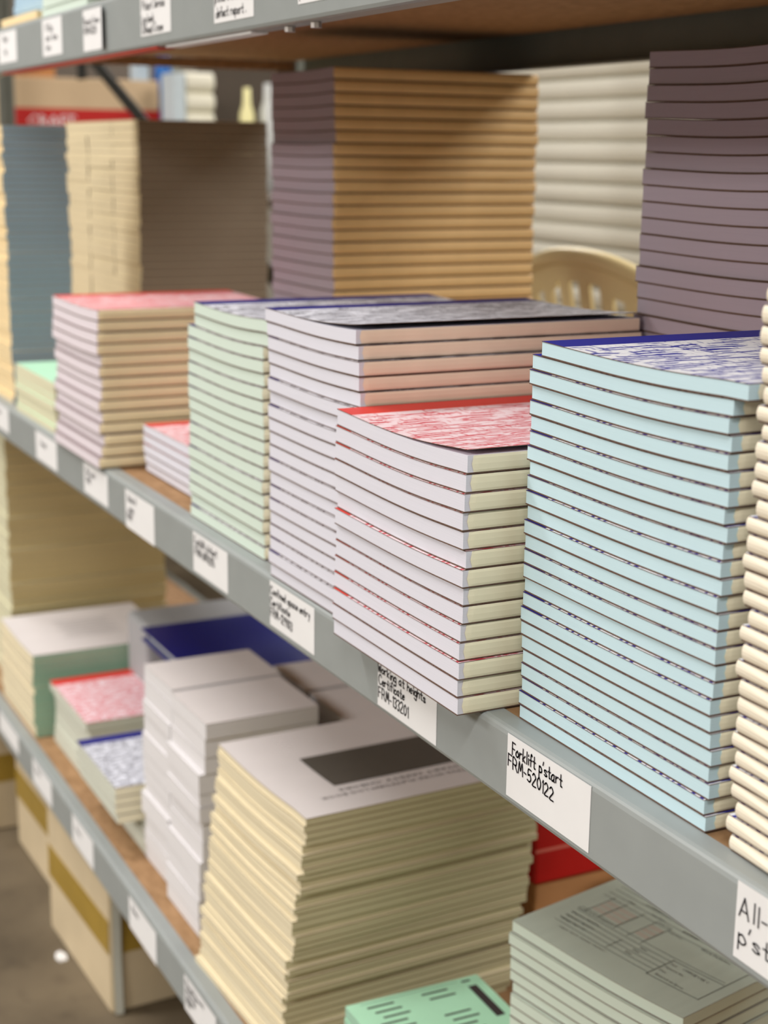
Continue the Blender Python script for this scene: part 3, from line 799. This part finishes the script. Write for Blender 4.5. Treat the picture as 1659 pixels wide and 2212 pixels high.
# ------------------------------------------------------------------ beyond the shelf: ream stack and plastic chair
M_REAM = mat('ream wrapper', S(214, 210, 196), 0.5, 0.03, 8)
tb = thing('packing_table', (-2.75, 1.5, 0), 'plain timber packing table carrying the white reams beyond the chair', 'table')
M_TIMBER = mat('pale timber', S(190, 160, 120), 0.6, 0.08, 6, (1, 8, 1))
q = MB(); q.box(-0.5, 0.5, -0.27, 0.30, 0.87, 0.90); q.build('tabletop', M_TIMBER, tb, 0.003)
for xx in (-0.46, 0.42):
    for yy in (-0.24, 0.23):
        q = MB(); q.box(xx, xx + 0.045, yy, yy + 0.045, 0, 0.87); q.build('leg', M_TIMBER, tb)
NR = 15
for k in range(NR):
    i = NR - k
    rnd = random.Random(k + 50)
    q = MB(); wx, dy, hz = 0.80, 0.44, 0.0418
    sec = ((0.0, 0.005), (-0.004, 0.012), (-0.006, 0.021), (-0.004, 0.030), (0.0, 0.037), (0.012, 0.0414), (dy - 0.012, 0.0414), (dy, 0.035), (dy, 0.006), (dy - 0.01, 0.0), (0.01, 0.0))
    q.loft([[(x, a + e, c) for a, c in reversed(sec)] for x, e in ((0, 0.004), (0.015, 0), (wx - 0.015, 0), (wx, 0.004))])
    o = q.build('paper_ream', M_REAM, smooth=False)
    o.location = (-3.14 + rnd.uniform(-.004, .004), 1.27 + rnd.uniform(-.004, .004), 0.9003 + k * 0.042)
    tag(o, f'large white paper ream in the stack beyond the plastic chair, {from_top(i)}', 'paper', 'white paper reams beyond the shelf')

M_PLASTIC = mat('cream plastic', S(232, 212, 156), 0.4, 0.03, 10)
ch = thing('plastic_chair', (-1.895, 0.99, 0), 'cream plastic garden chair with slotted arched back beyond the shelf', 'chair', None, math.pi)
q = MB()
NU, NV, W2 = 54, 60, 0.24
zb0, zt0 = 0.46, 1.102


def back_pt(u, v):
    top = zt0 - 0.072 * abs(u) ** 2.2 - 0.10 * max(0, abs(u) - 0.9) / 0.1
    z = zb0 + (top - zb0) * v
    y = 0.16 + 0.10 * v ** 1.3 - 0.035 * u * u
    return (u * W2 * (0.86 + 0.14 * v), y, z)


for i in range(NU):
    for j in range(NV):
        u0, u1, v0, v1 = -1 + 2 * i / NU, -1 + 2 * (i + 1) / NU, j / NV, (j + 1) / NV
        um, vm = (u0 + u1) / 2, (v0 + v1) / 2
        slot = abs(um) < 0.78 and 0.2 < vm < 0.95 - 0.03 * abs(um) and ((um + 0.78) / 1.56 * 7) % 1 > 0.5
        if slot: continue
        q.quad(back_pt(u0, v0), back_pt(u1, v0), back_pt(u1, v1), back_pt(u0, v1))
o = q.build('backrest', M_PLASTIC, ch)
md = o.modifiers.new('weld', 'WELD'); md.merge_threshold = 0.0005
md = o.modifiers.new('solid', 'SOLIDIFY'); md.thickness = 0.006
q = MB()
q.tube([(lambda p: (p[0] * 1.01, p[1], p[2] + 0.003))(back_pt(-1 + 2 * i / 32, 1.0)) for i in range(33)], 0.014, 8)
q.build('back_rim', M_PLASTIC, ch, smooth=True)
q = MB(); q.box(-0.22, 0.22, -0.18, 0.17, 0.43, 0.446); q.build('seat', M_PLASTIC, ch, 0.006)
for sx in (-1, 1):
    for yy, yt in ((-0.17, -0.15), (0.19, 0.16)):
        q = MB(); q.loft([[(sx * x - 0.02, y - 0.02, z), (sx * x + 0.02, y - 0.02, z), (sx * x + 0.02, y + 0.02, z), (sx * x - 0.02, y + 0.02, z)] for x, y, z in ((0.225, yy, 0), (0.20, yt, 0.44))])
        q.build('leg', M_PLASTIC, ch)
    q = MB(); q.tube([(sx * 0.215, -0.15, 0.44), (sx * 0.235, -0.14, 0.62), (sx * 0.235, -0.10, 0.66), (sx * 0.235, 0.06, 0.665), (sx * 0.215, 0.20, 0.66)], 0.016, 8); q.build('armrest', M_PLASTIC, ch, smooth=True)

# ------------------------------------------------------------------ storage rack beyond the far bay
M_RACK = mat('brown grey rack panel', S(84, 74, 64), 0.7, 0.06, 8)
rk = thing('storage_rack', (0, 0, 0), 'dark storage rack beyond the far bay holding cartons and rolls', 'shelving')
q = MB(); q.box(-6.6, -3.9, 0.56, 1.75, 1.10, 1.125); q.build('shelf_board', M_RACK, rk)
for xx in (-6.6, -3.94):
    for yy in (0.56, 1.71):
        q = MB(); q.box(xx, xx + 0.04, yy, yy + 0.04, 0, 1.9 if yy > 1 else 1.10); q.build('upright', M_DARKSTEEL, rk)
q = MB(); q.box(-6.6, -6.57, 0.60, 1.71, 1.125, 1.9); q.build('end_panel', M_RACK, rk)
q = MB(); q.box(-4.74, -4.72, 1.17, 1.71, 1.125, 1.75); q.build('divider', M_RACK, rk)

bx = thing('carton', (-4.75, 0.575, 1.1256), 'cream carton with a red stripe and pale lettering on the far rack', 'box')
M_CREAMBOX = mat('cream carton', S(206, 180, 146), 0.8, 0.04, 8)
q = MB(); q.box(-0.4, 0, 0, 0.475, 0, 0.335); q.build('body', M_CREAMBOX, bx, 0.004)
q = MB(); q.box(0, 0.0006, 0.0, 0.475, 0.175, 0.245); q.build('red_stripe', mat('red print', S(190, 34, 30), 0.6, 0.04), bx)
t = flat_text('CRAFT', bx, 0.0012, 0.055, 0.19, 0.05, M_CARD, name='lettering'); t.rotation_euler = (math.pi / 2, 0, math.pi / 2)
bx = thing('carton', (-4.95, 0.575, 1.461), 'small tan carton lying on the red-striped carton', 'box')
q = MB(); q.box(-0.2, 0, 0.01, 0.20, 0, 0.10); q.build('body', M_CARDBOARD, bx, 0.003)
q = MB(); q.box(-0.2, 0.0005, 0.09, 0.11, 0.1, 0.1006); q.build('packing_tape', M_GOLDTAPE, bx)
M_BLUEB = mat('blue plastic', S(40, 110, 190), 0.35, 0.03)
q = MB(); q.tube([(0, 0, 0), (0, 0, 0.36), (0, 0, 0.385), (0, 0, 0.395), (0, 0, 0.42)], [0.028, 0.028, 0.025, 0.02, 0.02], 14)
tag(q.build('bottle', M_BLUEB, loc=(-4.85, 1.098, 1.1256), smooth=True), 'blue plastic bottle on the far rack beside the striped carton', 'bottle')
M_ROLL = mat('white roll', S(232, 228, 210), 0.7, 0.03)
q = MB(); q.box(-0.03, 0.03, -0.022, 0.022, 0, 0.06)
tag(q.build('small_box', mat('pale blue card', S(176, 196, 214), 0.6, 0.03), bevel=0.003, loc=(-4.85, 1.02, 1.4615)), 'small pale blue box on top of the red-striped carton', 'box')
q = MB(); q.box(-0.12, 0, -0.018, 0.018, 0, 0.352)
tag(q.build('box_file', mat('pale grey blue card', S(196, 208, 214), 0.6, 0.03), bevel=0.003, loc=(-4.56, 1.052, 1.1256)), 'pale grey-blue box file standing beside the white rolls', 'file')
for k in range(6):
    r = thing('paper_roll', (-4.59, 1.119, 1.126 + k * 0.0595), f'white paper roll of a pile on the far rack, {from_top(6 - k)}', 'roll', 'white paper rolls')
    q = MB(); q.tube([(0, -0.045, 0.0297), (0, 0.045, 0.0297)], 0.0296, 18); q.build('paper', M_ROLL, r, smooth=False)
    q = MB(); q.tube([(0, 0.0445, 0.0297), (0, 0.0465, 0.0297)], 0.011, 12); q.build('core', M_CARDBOARD, r)
for yy, hh, cc, nm in ((1.225, 0.31, S(244, 236, 176), 'pale yellow'), (1.292, 0.325, S(206, 208, 206), 'grey-white')):  # added pale shapes standing in for bright gaps to the lit area beyond
    q = MB(); q.tube([(0, 0, 0), (0, 0, hh * 0.75), (0, 0, hh * 0.85), (0, 0, hh)], [0.022, 0.022, 0.012, 0.01], 12)
    tag(q.build('bottle', mat(nm + ' plastic', cc, 0.4, 0.02), loc=(-4.45, yy, 1.1256), smooth=True), f'slim {nm} bottle shape added for a gap of light behind the far rack', 'bottle')
